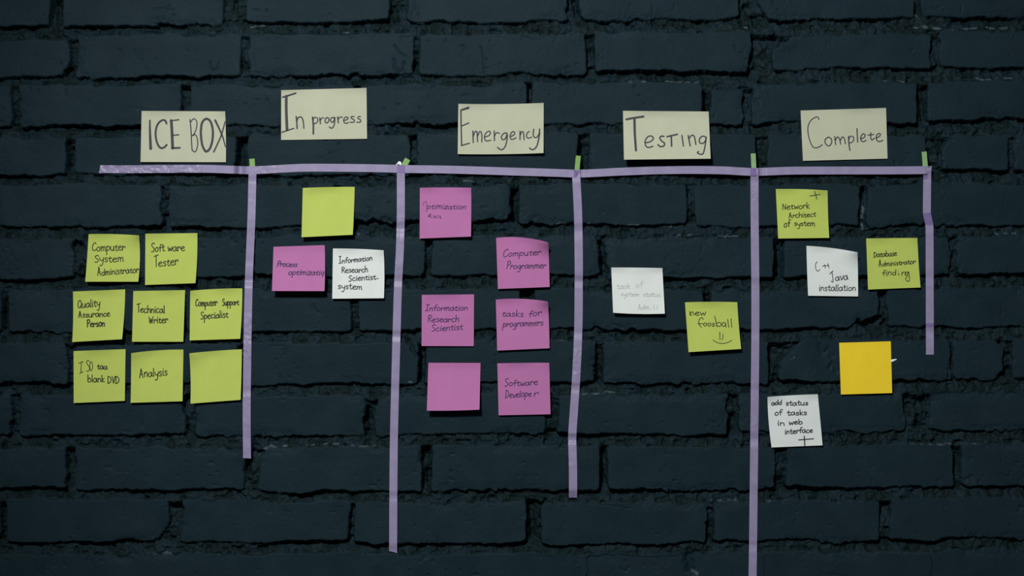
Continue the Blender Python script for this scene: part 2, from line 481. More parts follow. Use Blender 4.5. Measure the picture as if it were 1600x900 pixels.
def build_wall():
    ny, nx = HW.shape
    X, Y = np.meshgrid(xs, ys)
    front = np.stack([(X - 800) * S, -HW, ZC + (450 - Y) * S], -1).reshape(-1, 3)
    loop = np.concatenate([np.arange(nx), np.arange(1, ny) * nx + nx - 1, (ny - 1) * nx + np.arange(nx - 2, -1, -1), np.arange(ny - 2, 0, -1) * nx])
    back = front[loop].copy()
    back[:, 1] = 0.12
    V = np.concatenate([front, back]).astype(np.float32)
    i = np.arange((ny - 1) * nx).reshape(ny - 1, nx)[:, :-1].ravel()
    quads = np.stack([i, i + nx, i + nx + 1, i + 1], -1)
    k = np.arange(len(loop))
    k2 = (k + 1) % len(loop)
    off = len(front)
    skirt = np.stack([loop[k], loop[k2], off + k2, off + k], -1)
    q = np.concatenate([quads, skirt])
    me = bpy.data.meshes.new('wall_back')
    me.vertices.add(len(V))
    me.vertices.foreach_set('co', V.ravel())
    nl = len(q) * 4 + len(loop)
    me.loops.add(nl)
    me.loops.foreach_set('vertex_index', np.concatenate([q.ravel(), off + k]).astype(np.int32))
    me.polygons.add(len(q) + 1)
    me.polygons.foreach_set('loop_start', (np.arange(len(q) + 1) * 4).astype(np.int32))
    sm = np.ones(len(q) + 1, bool)
    sm[len(quads):] = False
    me.polygons.foreach_set('use_smooth', sm)
    me.update(calc_edges=True)
    me.validate()
    for nm, fld in (('grout', GROUT), ('pale_line', PALE_LINE)):
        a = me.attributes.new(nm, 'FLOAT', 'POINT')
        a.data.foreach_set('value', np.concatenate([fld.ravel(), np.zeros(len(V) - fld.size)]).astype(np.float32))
    me.materials.append(M_WALL)
    o = bpy.data.objects.new('wall_back', me)
    C.objects.link(o)
    o['kind'] = 'structure'
    o['label'] = 'rough brick wall painted matt dark blue grey'
    return o


build_wall()


def wall_max(x0, y0, x1, y1):
    a, b = np.searchsorted(xs, [x0, x1])
    c, d = np.searchsorted(ys, [y0, y1])
    return float(HW[c:max(d, c + 1), a:max(b, a + 1)].max())


def wall_at(px, py):
    a = np.clip(np.searchsorted(xs, px), 0, len(xs) - 1)
    b = np.clip(np.searchsorted(ys, py), 0, len(ys) - 1)
    return HW[b, a]


# ------------------------------------------------------------------ tape


def catmull(pts, step):
    """Smooth curve through the points, resampled at about `step`."""
    P = np.array(pts, float)
    if len(P) == 2:
        n = max(2, int(np.hypot(*(P[1] - P[0])) / step) + 1)
        return P[0] + np.linspace(0, 1, n)[:, None] * (P[1] - P[0])
    E = np.vstack([2 * P[0] - P[1], P, 2 * P[-1] - P[-2]])
    if np.allclose(P[0], P[-1]):
        E[0], E[-1] = P[-2], P[1]
    out = []
    for i in range(1, len(E) - 2):
        p0, p1, p2, p3 = E[i - 1], E[i], E[i + 1], E[i + 2]
        n = max(2, int(np.hypot(*(p2 - p1)) / step) + 1)
        t = np.linspace(0, 1, n, endpoint=False)[:, None]
        out.append(0.5 * (2 * p1 + (p2 - p0) * t + (2 * p0 - 5 * p1 + 4 * p2 - p3) * t ** 2 + (3 * p1 - p0 - 3 * p2 + p3) * t ** 3))
    out.append(P[-1:])
    return np.vstack(out)


def tape(name, pts, width, offset, mat, seed, wrinkles=(), doubles=(), end_cut=(0, 0), joints=()):
    """A strip of tape pressed on the wall. wrinkles: (x or y from, to, amplitude mm); doubles: boxes where the strip lies double."""
    P = catmull(pts, 1.6)
    T = np.gradient(P, axis=0)
    T /= np.linalg.norm(T, axis=1, keepdims=True)
    Nn = np.stack([-T[:, 1], T[:, 0]], -1)
    w = np.linspace(-0.5, 0.5, 9)
    cut = np.zeros(len(P))
    G = P[:, None, :] + Nn[:, None, :] * (w * width)[None, :, None]
    e0 = np.clip(1 - np.arange(len(P)) / 4, 0, 1)[:, None, None] * end_cut[0]
    e1 = np.clip(1 - np.arange(len(P))[::-1] / 4, 0, 1)[:, None, None] * end_cut[1]
    G = G + T[:, None, :] * w[None, :, None] * (e0 + e1)
    under = wall_at(G[..., 0], G[..., 1]).max(1)
    n = len(under)
    env = np.array([under[max(0, i - 4):i + 5].max() for i in range(n)])
    sm = np.array([env[max(0, i - 3):i + 4].mean() for i in range(n)])
    dep = np.maximum(sm, under)
    dep = np.array([dep[max(0, i - 1):i + 2].mean() for i in range(n)])
    dep = np.maximum(dep, under)[:, None] + offset + 0 * w[None, :]
    vert = abs(P[-1, 1] - P[0, 1]) > abs(P[-1, 0] - P[0, 0])
    axis = G[..., 1] if vert else G[..., 0]
    for a, b, amp in wrinkles:
        e = sstep(a - 4, a + 4, axis) * (1 - sstep(b - 4, b + 4, axis))
        rid = 1 - np.abs(fbm(G[..., 0], G[..., 1], 9, seed, 3))
        dep = dep + e * rid * amp * 0.0019
    dep = dep + (fbm(G[..., 0], G[..., 1], 26, seed + 5, 2) + 1) * 0.00007
    lay = np.zeros(dep.shape)
    for x0, y0, x1, y1 in doubles:
        lay = np.maximum(lay, ((G[..., 0] > x0) & (G[..., 0] < x1) & (G[..., 1] > y0) & (G[..., 1] < y1)).astype(float))
    W = world_at(G[..., 0], G[..., 1], dep)
    return sheet(name, W, 0.00013, mat, attr=lay)


H_PTS = [(155.8, 264.2), (200, 264.4), (250, 264), (320, 263.8), (360, 265), (392, 266), (425, 264.6), (460, 262.6), (490, 262), (540, 262.3), (590, 263), (640, 264.2), (690, 264.8),
         (745, 266.2), (800, 268), (860, 269.8), (903, 271.2), (935, 270), (970, 268.2), (1025, 266.2), (1080, 265.5), (1130, 266.2), (1155, 267.6), (1178, 268.6), (1205, 267.8), (1240, 266.6), (1300, 266.4), (1400, 266.2), (1455.8, 265.6)]
TABS = [([(393.5, 248), (394.6, 263)], 8.4, 'green tape tab above first joint, left of the In progress column'),
        ([(637, 248.5), (630, 261)], 8.8, 'tilted green tape tab above second joint beside a white scrap'),
        ([(903.8, 243.4), (902.5, 255), (901.6, 267)], 7.6, 'green tape tab above third joint, right of the Emergency card'),
        ([(1176.8, 239.8), (1178, 265)], 7.6, 'green tape tab above fourth joint, between Testing and Complete cards'),
        ([(1444, 237), (1446, 263)], 7.8, 'pale green tape tab above the right end of the horizontal tape')]
for i, (pts, w, lab) in enumerate(TABS):
    tag(tape('green_tape_tab', pts, w, 0.00018, M_PALE_GREEN if i > 2 else M_GREEN, 300), lab, 'tape', 'green tape tabs above the tape joints')

VERT = [
    ([(394.6, 259.5), (394.4, 275), (393, 335), (391, 385), (389, 432), (387.3, 500), (386, 587), (385.4, 650), (386, 716)], 12.3, 0.00085,
     [(300, 345, 0.12), (492, 560, 0.5), (600, 640, 0.2), (655, 668, 0.35)], [], (0, -0.8),
     'short purple tape strip hanging right of the lime ice box notes'),
    ([(626.3, 258.5), (626.3, 300), (626.2, 335), (625, 385), (622.2, 440), (620.2, 500), (617.5, 600), (615.4, 690), (614.5, 790), (614.2, 862.5)], 12.4, 0.0004,
     [(340, 378, 0.35), (405, 420, 0.2), (560, 580, 0.12)], [], (0, -3),
     'long purple tape strip between the In progress and Emergency columns'),
    ([(900, 265), (900.8, 285), (903.2, 335), (904.2, 400), (904.2, 455), (903.4, 520), (900.2, 590), (896.8, 640), (894.2, 680), (894.6, 705), (895.3, 735), (895.3, 777.5)], 12.8, 0.0004,
     [(545, 600, 0.5), (676, 694, 0.3), (710, 730, 0.4), (760, 776, 0.35)], [], (0, 0),
     'crinkled purple tape strip right of the pink notes'),
    ([(1179, 263), (1179, 320), (1179.6, 390), (1180.2, 450), (1180.2, 520), (1179.5, 600), (1178.6, 680), (1177.2, 800), (1175.6, 925)], 12.5, 0.0004,
     [(290, 312, 0.45), (650, 668, 0.35)], [], (0, 0),
     'longest purple tape strip, running down out of the picture left of Complete'),
    ([(1449, 262), (1448.8, 280), (1448.2, 328), (1449.0, 337), (1451.6, 349), (1452.4, 360), (1452.6, 420), (1452.8, 480), (1453, 554)], 12.3, 0.0004,
     [(286, 300, 0.25), (436, 446, 0.25), (540, 549, 0.3)], [(1430, 332, 1470, 352), (1440, 271, 1449, 281), (1440, 505, 1470, 512)], (0, 0),
     'rightmost purple tape strip, kinked near its top'),
]
for i, (pts, w, off, wr, dbl, cut, lab) in enumerate(VERT):
    tag(tape('purple_tape_strip', pts, w, off, M_PURPLE, 320 + 10 * i, wr, dbl, cut), lab, 'tape', 'upright purple tape strips dividing the board')
tag(tape('purple_tape_strip', H_PTS, 12.2, 0.00062, M_PURPLE, 400, [(150, 315, 0.85), (395, 440, 0.3), (1436, 1457, 0.3)],
         [(620.3, 250, 633, 280), (896, 250, 908, 280), (1172, 250, 1186, 280)], (-2, 0)),
    'long horizontal purple tape strip running under the five cream cards', 'tape')


def blob(name, pts, radii, mat, label, cat, lift):
    """A small torn scrap: flat rounded solid following a short line."""
    P = catmull(pts, 0.5)
    r = np.interp(np.linspace(0, 1, len(P)), np.linspace(0, 1, len(radii)), radii)
    T = np.gradient(P, axis=0)
    T /= np.linalg.norm(T, axis=1, keepdims=True)
    N = np.stack([-T[:, 1], T[:, 0]], -1)
    w = np.linspace(-1, 1, 7)
    G = P[:, None] + N[:, None] * (w[None, :] * r[:, None])[..., None]
    base = float(wall_at(G[..., 0], G[..., 1]).max())
    dep = base + lift + (1 - w[None, :] ** 2) * 0.0006 + 0 * r[:, None] + np.linspace(0, 0.0006, len(P))[:, None]
    o = sheet(name, world_at(G[..., 0], G[..., 1], dep), 0.0003, mat)
    return tag(o, label, cat)


blob('paper_scrap', [(618.6, 257.6), (621.5, 256), (624, 254.2), (626.5, 257.5)], [0.4, 1.2, 2.4, 1.4], M_CHIP, 'tiny white scrap on the tape joint left of a green tab', 'scrap', 0.0004)
blob('paint_chip', [(1390.5, 564.6), (1394.5, 563.4), (1398, 562.3), (1401, 561.6)], [1.0, 1.9, 1.3, 0.7], M_CHIP, 'tiny white chip poking out right of the blank yellow note', 'chip', 0.0003)

# ------------------------------------------------------------------ handwriting
GL = {
    'a': (1.0, '.75,.9 .45,1 .1,.7 .05,.3 .3,0 .6,.2 .75,.9 .78,.25 .95,.05'),
    'b': (.95, '.1,1.8 .12,.1|.12,.6 .45,1 .8,.6 .6,.05 .12,.1'),
    'c': (.85, '.7,.85 .4,1 .08,.6 .15,.15 .45,0 .75,.2'),
    'd': (.98, '.72,.8 .4,.95 .05,.5 .3,0 .7,.3|.8,1.8 .76,.05'),
    'e': (.9, '.08,.5 .5,.6 .72,.8 .45,1 .1,.65 .12,.2 .45,0 .82,.2'),
    'f': (.7, '.75,1.6 .5,1.8 .3,1.4 .28,0|0,.95 .65,1'),
    'g': (.95, '.72,.85 .4,1 .05,.55 .35,.1 .7,.5 .76,.95 .72,-.4 .45,-.85 .1,-.65'),
    'h': (.9, '.1,1.8 .12,0|.12,.6 .45,1 .7,.75 .72,0'),
    'i': (.42, '.15,1 .17,.1 .3,0|.2,1.42 .23,1.3'),
    'k': (.8, '.1,1.8 .12,0|.65,1 .14,.45 .7,0'),
    'l': (.38, '.12,1.8 .14,.1 .25,0'),
    'm': (1.2, '.08,1 .1,0|.1,.65 .35,1 .5,.8 .52,0|.52,.65 .8,1 .95,.8 .97,.1 1.1,0'),
    'n': (.88, '.08,1 .1,0|.1,.6 .42,1 .65,.75 .68,0'),
    'o': (.92, '.4,1 .08,.6 .2,.05 .55,.05 .75,.5 .6,.95 .4,1'),
    'p': (.92, '.1,1 .1,-.95|.1,.65 .45,1 .78,.6 .5,.05 .1,.2'),
    'q': (.9, '.72,.85 .4,1 .05,.55 .35,.1 .7,.5 .75,.9 .62,-.5'),
    'r': (.74, '.08,1 .1,0|.1,.6 .38,.97 .6,.88 .62,.6'),
    's': (.75, '.6,.85 .35,1 .12,.78 .3,.55 .58,.35 .45,.03 .08,.1'),
    't': (.74, '.3,1.55 .3,.2 .48,0 .7,.12|0,.98 .65,1.04'),
    'τ': (.72, '.3,1.25 .26,.2 .45,0 .66,.15|.02,.84 .64,.94'),
    'u': (.95, '.08,1 .1,.25 .35,0 .65,.3 .7,1|.7,1 .72,.1 .85,0'),
    'v': (.78, '.05,1 .35,0 .7,1'),
    'w': (1.05, '.05,1 .25,0 .5,.7 .72,0 .95,1'),
    'y': (.85, '.05,1 .12,.5 .4,.3 .68,.5|.74,1 .6,-.3 .35,-.85 .05,-.7'),
    'z': (.78, '.05,.95 .65,1 .08,.05 .7,.05'),
    'A': (1.0, '.05,0 .35,1.7|.35,1.7 .75,0|.15,.6 .68,.65'),
    'C': (.95, '.85,1.45 .6,1.75 .2,1.3 .05,.6 .25,.05 .6,.05 .85,.3'),
    'D': (1.05, '.1,1.7 .12,0|.02,1.65 .55,1.5 .85,.9 .6,.2 .05,0'),
    'I': (.85, '.05,1.7 .65,1.75|.35,1.7 .35,.05|0,0 .65,.05'),
    'N': (.95, '.08,0 .1,1.7|.1,1.7 .7,.05|.7,.05 .75,1.6'),
    'P': (.85, '.1,1.7 .1,0|0,1.6 .5,1.75 .75,1.3 .4,.85 .12,.9'),
    'Q': (1.05, '.45,1.75 .08,1.1 .15,.2 .5,0 .85,.6 .8,1.4 .45,1.75|.55,.4 1,-.1'),
    'R': (.95, '.1,1.7 .1,0|0,1.6 .5,1.75 .75,1.35 .4,.95 .12,.9|.3,.92 .85,0'),
    'S': (.9, '.8,1.5 .5,1.75 .15,1.4 .35,1 .7,.6 .5,.05 .05,.1'),
    'T': (.85, '0,1.55 .85,1.75|.42,1.65 .45,0'),
    'V': (.85, '.05,1.7 .4,0|.4,0 .75,1.7'),
    'W': (1.2, '.05,1.7 .3,0|.3,0 .55,1.2|.55,1.2 .75,0|.75,0 1.05,1.7'),
    '.': (.4, '.1,.12 .16,0'),
}
GLYPH = {k: (w, [[tuple(map(float, p.split(','))) for p in s.split()] for s in d.split('|')]) for k, (w, d) in GL.items()}


def word(text, x0, y0, x1, y1, xh, cap=1.0, slant=0.0, w=12.0):
    """Strokes (points, width) of a hand-lettered word between two baseline points, in the note's own crop units."""
    rs = np.random.RandomState(abs(sum(ord(c) * (i + 3) for i, c in enumerate(text)) + int(x0)) % 9999)
    tot = sum(GLYPH[c][0] for c in text) - 0.18
    out, adv = [], 0.0
    for c in text:
        gw, strokes = GLYPH[c]
        jy = rs.uniform(-0.08, 0.08)
        ks = rs.uniform(0.93, 1.08)
        for st in strokes:
            pts = []
            for gx, gy in st:
                k = cap if (c.isupper() and gy > 0) else 1.0
                f = (adv + gx) / tot
                yy = gy * k * ks + jy
                pts.append((x0 + f * (x1 - x0) + slant * yy * xh, y0 + f * (y1 - y0) - yy * xh))
            out.append((pts, w))
        adv += gw
    return out


def st(w, *pts):
    return [(list(pts), w)]


def ribbon(strokes, to_px, surf, name, mat, parent, origin):
    V, F = [], []
    for pts, w in strokes:
        w0, w1 = w if isinstance(w, tuple) else (w, w)
        P = np.array([to_px(*p) for p in pts])
        sc = to_px.scale
        P = catmull(P, 0.45)
        n = len(P)
        T = np.gradient(P, axis=0)
        T /= np.linalg.norm(T, axis=1, keepdims=True) + 1e-9
        N = np.stack([-T[:, 1], T[:, 0]], -1)
        hw = np.linspace(w0, w1, n) / sc / 2 * (1.12 if abs(sc - 900 / 95) < 1e-6 and max(w0, w1) >= 13 else 1.12)
        # rounded ends
        caps = [(P[0] - T[0] * hw[0] * 0.8, hw[0] * 0.45), (P[-1] + T[-1] * hw[-1] * 0.8, hw[-1] * 0.45)]
        P = np.vstack([caps[0][0], P, caps[1][0]])
        N = np.vstack([N[0], N, N[-1]])
        hw = np.concatenate([[caps[0][1]], hw, [caps[1][1]]])
        L, R = P + N * hw[:, None], P - N * hw[:, None]
        b = len(V)
        for q in (L, P, R):
            V.extend(surf(q[:, 0], q[:, 1], 0.00016) - origin)
        n += 2
        for i in range(n - 1):
            F.append((b + i, b + i + 1, b + n + i + 1, b + n + i))
            F.append((b + n + i, b + n + i + 1, b + 2 * n + i + 1, b + 2 * n + i))
    return link_mesh(name, V, F, mat, parent)


# ------------------------------------------------------------------ notes and cards
NG = 30


def note(name, paper, corners, label, cat, group, bulge=(0, 0, 0, 0), lift=3.0, bow=0.0, curls=(), top=2.0, org=(0, 0), scale=9.0, ink='black', marks=(), contact=None):
    """A sheet of paper stuck to the wall along its top.
    corners TL, TR, BR, BL; bulge of the top, right, bottom, left edge outwards (pixels); lift of the bottom edge (mm);
    curls: (u, v, radius, mm) where the paper stands off; top: mm that the very top edge stands off."""
    TL, TR, BR, BL = [np.array(c, float) for c in corners]
    bt, br, bb, bl = bulge
    xs_, ys_ = [c[0] for c in corners], [c[1] for c in corners]
    base = wall_max(min(xs_) + 2, min(ys_) + 2, max(xs_) - 2, max(ys_) - 2) + 0.00022

    def px_of(u, v):
        p = (TL * ((1 - u) * (1 - v))[..., None] + TR * (u * (1 - v))[..., None] + BR * (u * v)[..., None] + BL * ((1 - u) * v)[..., None])
        p = p + np.stack([4 * v * (1 - v) * (br * u - bl * (1 - u)), 4 * u * (1 - u) * (bb * v - bt * (1 - v))], -1)
        return p

    def depth(u, v):
        d = base + lift * 0.001 * np.clip((v - 0.12) / 0.88, 0, 1) ** 1.3 * 1.3
        d = d + bow * 0.001 * 4 * u * (1 - u) * v
        d = d + top * 0.001 * np.clip(1 - v / 0.16, 0, 1) ** 2 * (0.5 + 0.5 * np.cos(u * 7 + base * 9000))
        for cu, cv, r, mm in curls:
            e = np.clip(1 - np.hypot(u - cu, (v - cv) * 1.25) / r, 0, 1)
            d = d + mm * 0.001 * e ** 2
        return d

    V, U = np.meshgrid(np.linspace(0, 1, NG + 1), np.linspace(0, 1, NG + 1), indexing='ij')
    G = px_of(U, V)
    P = world_at(G[..., 0], G[..., 1], depth(U, V))
    origin = P[0].mean(0)
    o = sheet(name, P, 0.00014, PAPER[paper], origin=origin)
    tag(o, label, cat, group)

    def uv_of(x, y):
        u = np.full(x.shape, 0.5)
        v = np.full(x.shape, 0.5)
        for _ in range(9):
            p = px_of(u, v)
            e = 1e-4
            pu, pv = (px_of(u + e, v) - p) / e, (px_of(u, v + e) - p) / e
            det = pu[..., 0] * pv[..., 1] - pu[..., 1] * pv[..., 0]
            rx, ry = x - p[..., 0], y - p[..., 1]
            u = u + (rx * pv[..., 1] - ry * pv[..., 0]) / det
            v = v + (ry * pu[..., 0] - rx * pu[..., 1]) / det
        return u, v

    def surf(x, y, h):
        u, v = uv_of(np.asarray(x, float), np.asarray(y, float))
        u, v = np.clip(u, 0.002, 0.998), np.clip(v, 0.002, 0.998)
        p = px_of(u, v)
        return world_at(p[..., 0], p[..., 1], depth(u, v) + h)

    def to_px(x, y):
        return org[0] + x / scale, org[1] + y / scale
    to_px.scale = scale
    for part, strokes in marks:
        ribbon(strokes, to_px, surf, part, INK[ink], o, origin)
    return o


LIME, PINK, CARD, WHITE = 'lime sticky notes', 'pink sticky notes', 'cream header cards', 'white sticky notes'


def hw(*lines):
    out = []
    for l in lines:
        out += l
    return ('handwriting', out)


# ---- the five cream header cards
K = 900 / 95
note('header_card', 'cream', [(221.3, 173.4), (351.8, 174), (352.9, 253.4), (219.6, 253.1)], 'cream card lettered ICE BOX above the left end of the tape', 'card', CARD,
     bulge=(0, 0.6, 0, 0), lift=1.5, curls=[(1, 0, .25, 1.5)], org=(212, 165), scale=K, ink='marker', marks=[hw(
         st((22, 40), (210, 218), (210, 330), (213, 430), (222, 640)),
         st(27, (457, 268), (440, 225), (400, 215), (345, 250), (308, 320), (295, 420), (310, 530), (345, 605), (385, 630), (425, 615), (460, 580)),
         st(38, (525, 218), (535, 350), (547, 632)), st(18, (515, 224), (640, 210)), st(18, (548, 440), (638, 432)), st(26, (532, 630), (656, 625)),
         st(16, (803, 206), (818, 350), (828, 560), (836, 665)),
         st(15, (815, 245), (845, 202), (880, 202), (905, 245), (900, 330), (870, 410), (840, 447), (880, 430), (910, 480), (918, 560), (905, 640), (875, 685), (836, 660)),
         st(31, (1040, 196), (985, 250), (967, 350), (967, 450), (985, 580), (1020, 660), (1050, 678), (1095, 640), (1130, 540), (1143, 420), (1133, 310), (1100, 225), (1040, 196)),
         st((30, 16), (1176, 216), (1240, 350), (1290, 470), (1328, 610)), st((18, 22), (1325, 235), (1270, 430), (1210, 570), (1155, 686)))])
note('header_card', 'cream', [(439.4, 140.9), (572.7, 137.4), (573.5, 216.8), (439.2, 218.7)], 'cream card lettered In progress, hung highest of the five', 'card', CARD,
     lift=1.2, org=(432, 130), scale=K, ink='marker', marks=[hw(
         st(22, (90, 208), (185, 180), (285, 148)), st(38, (145, 190), (145, 400), (156, 690)), st(18, (78, 728), (160, 700), (258, 668)),
         st(20, (292, 492), (300, 570), (305, 672)), st(18, (300, 560), (325, 508), (370, 505), (395, 560), (405, 668)),
         st(24, (535, 502), (545, 620), (545, 752)), st(16, (535, 545), (565, 508), (605, 518), (610, 560), (580, 595), (545, 600)),
         st(18, (640, 512), (650, 602)), st(16, (645, 560), (665, 522), (700, 512)),
         st(17, (745, 512), (720, 540), (725, 580), (755, 585), (775, 550), (770, 517), (745, 512)),
         st(17, (850, 512), (815, 512), (800, 550), (825, 580), (855, 545), (862, 502), (858, 600), (835, 655), (805, 665), (782, 645)),
         st(18, (905, 497), (915, 588)), st(16, (910, 540), (935, 507), (975, 502)),
         st(16, (992, 555), (1040, 540), (1060, 515), (1030, 500), (998, 530), (1000, 575), (1030, 595), (1065, 580)),
         st(16, (1150, 497), (1115, 492), (1105, 515), (1150, 545), (1145, 575), (1088, 580)),
         st(16, (1245, 497), (1215, 495), (1205, 520), (1245, 545), (1240, 575), (1187, 580)))])
note('header_card', 'cream', [(716.2, 162.2), (849.5, 160.8), (849.2, 239.1), (715.2, 240.7)], 'cream card lettered Emergency above the pink notes', 'card', CARD,
     bulge=(-1.1, 0, 1.0, 0), lift=3.0, curls=[(1, 1, .45, 3.5)], org=(708, 152), scale=K, ink='marker', marks=[hw(
         st(20, (115, 188), (118, 400), (126, 716)), st((24, 32), (118, 190), (228, 155)), st(18, (128, 424), (233, 380)), st(18, (122, 714), (243, 680)),
         st(18, (292, 497), (298, 672)), st(17, (298, 575), (325, 512), (350, 507), (358, 560), (362, 658)), st(17, (362, 575), (390, 512), (415, 517), (425, 570), (425, 662)),
         st(16, (470, 590), (530, 565), (553, 525), (530, 502), (485, 530), (463, 590), (480, 640), (520, 645), (558, 635)),
         st(17, (608, 497), (612, 642)), st(16, (612, 575), (640, 527), (688, 532)),
         st(18, (800, 532), (755, 532), (715, 580), (730, 625), (770, 615), (800, 550), (795, 640), (770, 730), (725, 775), (685, 765), (657, 740)),
         st(16, (845, 582), (895, 560), (912, 530), (890, 507), (855, 535), (845, 590), (870, 625), (933, 600)),
         st(17, (990, 502), (990, 628)), st(17, (990, 565), (1015, 512), (1040, 522), (1050, 628)),
         st(16, (1128, 507), (1100, 525), (1085, 570), (1110, 605), (1163, 590)),
         st(17, (1195, 472), (1185, 540), (1200, 590), (1240, 590), (1280, 530)), st(20, (1281, 470), (1275, 560), (1250, 690), (1215, 755), (1170, 775), (1130, 752)))])
note('header_card', 'cream', [(973.4, 173.2), (1107.2, 174.3), (1110.4, 247.9), (975, 249.4)], 'cream card lettered Testing, its bottom edge standing off the wall', 'card', CARD,
     lift=13.0, org=(966, 165), scale=K, ink='marker', marks=[hw(
         st(28, (118, 203), (250, 180), (376, 162)), st((34, 30), (240, 192), (245, 400), (262, 666)),
         st(18, (402, 550), (470, 535), (520, 490), (495, 452), (440, 460), (400, 520), (405, 590), (445, 620), (513, 602)),
         st(20, (678, 457), (640, 452), (615, 480), (640, 520), (685, 560), (670, 600), (620, 605), (587, 577)),
         st(22, (722, 460), (876, 425)), st(22, (786, 450), (790, 602)), st(18, (942, 438), (965, 598)),
         st(19, (1035, 442), (1065, 598)), st(18, (1045, 492), (1085, 442), (1125, 457), (1150, 578)),
         st(18, (1300, 467), (1250, 452), (1205, 490), (1205, 545), (1250, 560), (1290, 520), (1302, 470), (1285, 600), (1260, 700), (1230, 722), (1172, 700), (1190, 677)))])
note('header_card', 'cream', [(1250.9, 172.7), (1384.4, 168.7), (1386.8, 247.8), (1254.6, 251.3)], 'cream card lettered Complete, rightmost of the five', 'card', CARD,
     lift=1.8, org=(1244, 160), scale=K, ink='marker', marks=[hw(
         st(14, (335, 258), (328, 226), (290, 219), (215, 270), (178, 350), (175, 440), (200, 560), (250, 660), (300, 672), (345, 655), (388, 627)),
         st(15, (470, 516), (430, 550), (435, 610), (480, 645), (520, 610), (525, 550), (490, 517), (465, 516)),
         st(15, (570, 502), (585, 628)), st(15, (580, 562), (610, 512), (640, 540), (660, 618)), st(15, (655, 562), (680, 512), (710, 530), (730, 613)),
         st(17, (775, 502), (780, 600), (795, 712)), st(14, (775, 552), (805, 502), (845, 512), (850, 560), (815, 595), (780, 600)),
         st(16, (900, 387), (910, 588)), st(15, (955, 540), (1005, 520), (1020, 482), (985, 467), (955, 520), (965, 570), (1000, 580), (1038, 560)),
         st(15, (1105, 447), (1105, 520), (1120, 555), (1158, 532)), st(14, (1060, 485), (1150, 475)),
         st(15, (1185, 530), (1235, 500), (1245, 467), (1210, 465), (1185, 510), (1195, 560), (1230, 580), (1283, 562)))])

# ---- lime notes under ICE BOX
K1 = 900 / 95
note('sticky_note', 'lime', [(138.5, 365.9), (217.2, 367.8), (216, 440.1), (133.2, 440.1)], 'lime note reading Computer System Administrator, top right corner curled', 'note', LIME,
     bulge=(1.0, 2.0, 0, -0.3), lift=5.0, curls=[(1, 0, .55, 9)], org=(125, 355), scale=K1, marks=[hw(
         word('Compuτer', 180, 352, 662, 346, 64, 1.05), word('Sysτem', 212, 520, 640, 508, 60), word('Adminisτraτor', 258, 718, 866, 672, 55, 1.35))])
note('sticky_note', 'lime', [(227.2, 365.2), (308.3, 364.2), (305.3, 442.4), (226.7, 445.2)], 'lime note reading Soft ware Tester', 'note', LIME,
     bulge=(0, 1.1, 0, 0), lift=4.0, curls=[(0, 0, .4, 1.8)], org=(220, 355), marks=[hw(
         word('Soft', 145, 350, 330, 336, 58, 1.3), word('ware', 378, 334, 612, 336, 62), word('Tesτer', 185, 556, 520, 528, 66, 1.35))])
note('sticky_note', 'lime', [(113.9, 455.6), (195.6, 452.2), (190.6, 530), (112.8, 534.4)], 'lime note reading Quality Assurance Person', 'note', LIME,
     bulge=(0, 1.0, 0, -1.0), lift=6.5, curls=[(0, 0, .4, 2), (1, 1, .5, 4)], org=(105, 445), marks=[hw(
         word('Qualiτy', 148, 322, 456, 308, 62), word('Assurance', 158, 460, 595, 442, 48, 1.2), word('Person', 280, 598, 525, 580, 55, 1.05, 0, 14))])
note('sticky_note', 'lime', [(208.3, 454.8), (289.2, 453.3), (286.4, 533.9), (206.3, 533.9)], 'lime note reading Technical Writer', 'note', LIME,
     lift=3.0, curls=[(.2, 0, .4, 2)], org=(200, 445), marks=[hw(
         word('Technical', 125, 390, 512, 396, 58, 1.15), word('Wriτer', 292, 546, 556, 530, 56, 1.05))])
note('sticky_note', 'lime', [(297.2, 454.4), (378.6, 450.6), (375.3, 529.4), (296.3, 531.9)], 'lime note reading Computer Support Specialist', 'note', LIME,
     bulge=(1.0, 0.8, 0, 0), lift=4.0, curls=[(0, 0, .4, 3)], org=(290, 440), marks=[hw(
         word('Compuτer', 140, 345, 440, 338, 54, 1.0), word('Supporτ', 515, 336, 745, 328, 50, 1.15), word('Specialisτ', 210, 532, 592, 500, 55, 1.05))])
note('sticky_note', 'lime', [(114.9, 548.6), (196.1, 545.6), (195, 626.3), (115.2, 629.7)], 'lime note reading ISO and blank DVD', 'note', LIME,
     lift=3.5, curls=[(.3, 0, .5, 2)], org=(108, 538), marks=[hw(
         st(9.5, (135, 266), (200, 241)), st(9.5, (172, 255), (165, 400)), st(9.5, (147, 410), (198, 386)),
         st(9.5, (285, 240), (262, 224), (245, 262), (280, 312), (288, 345), (265, 382), (244, 370)),
         st(9.5, (308, 245), (290, 285), (295, 345), (310, 373), (330, 330), (325, 270), (308, 245)),
         word('τaa', 395, 345, 532, 352, 48), word('blank', 258, 532, 492, 530, 55), word('DVD', 540, 552, 702, 550, 62))])
note('sticky_note', 'lime', [(204.9, 551.9), (286.6, 546.3), (285.2, 626.9), (204.1, 629.4)], 'lime note reading Analysis', 'note', LIME,
     bulge=(1.6, 0, 0, -.3), lift=4.0, curls=[(0, 0, .5, 6)], org=(198, 538), marks=[hw(word('Analysis', 178, 468, 566, 436, 64, 1.25))])
note('sticky_note', 'lime', [(295.8, 552.1), (377.8, 545.8), (375.9, 624.7), (297.6, 630.6)], 'blank lime note, last of the ice box group beside the tape', 'note', LIME,
     bulge=(0.7, 0.4, 0, -1.2), lift=4.5, curls=[(0, 0, .5, 7)])

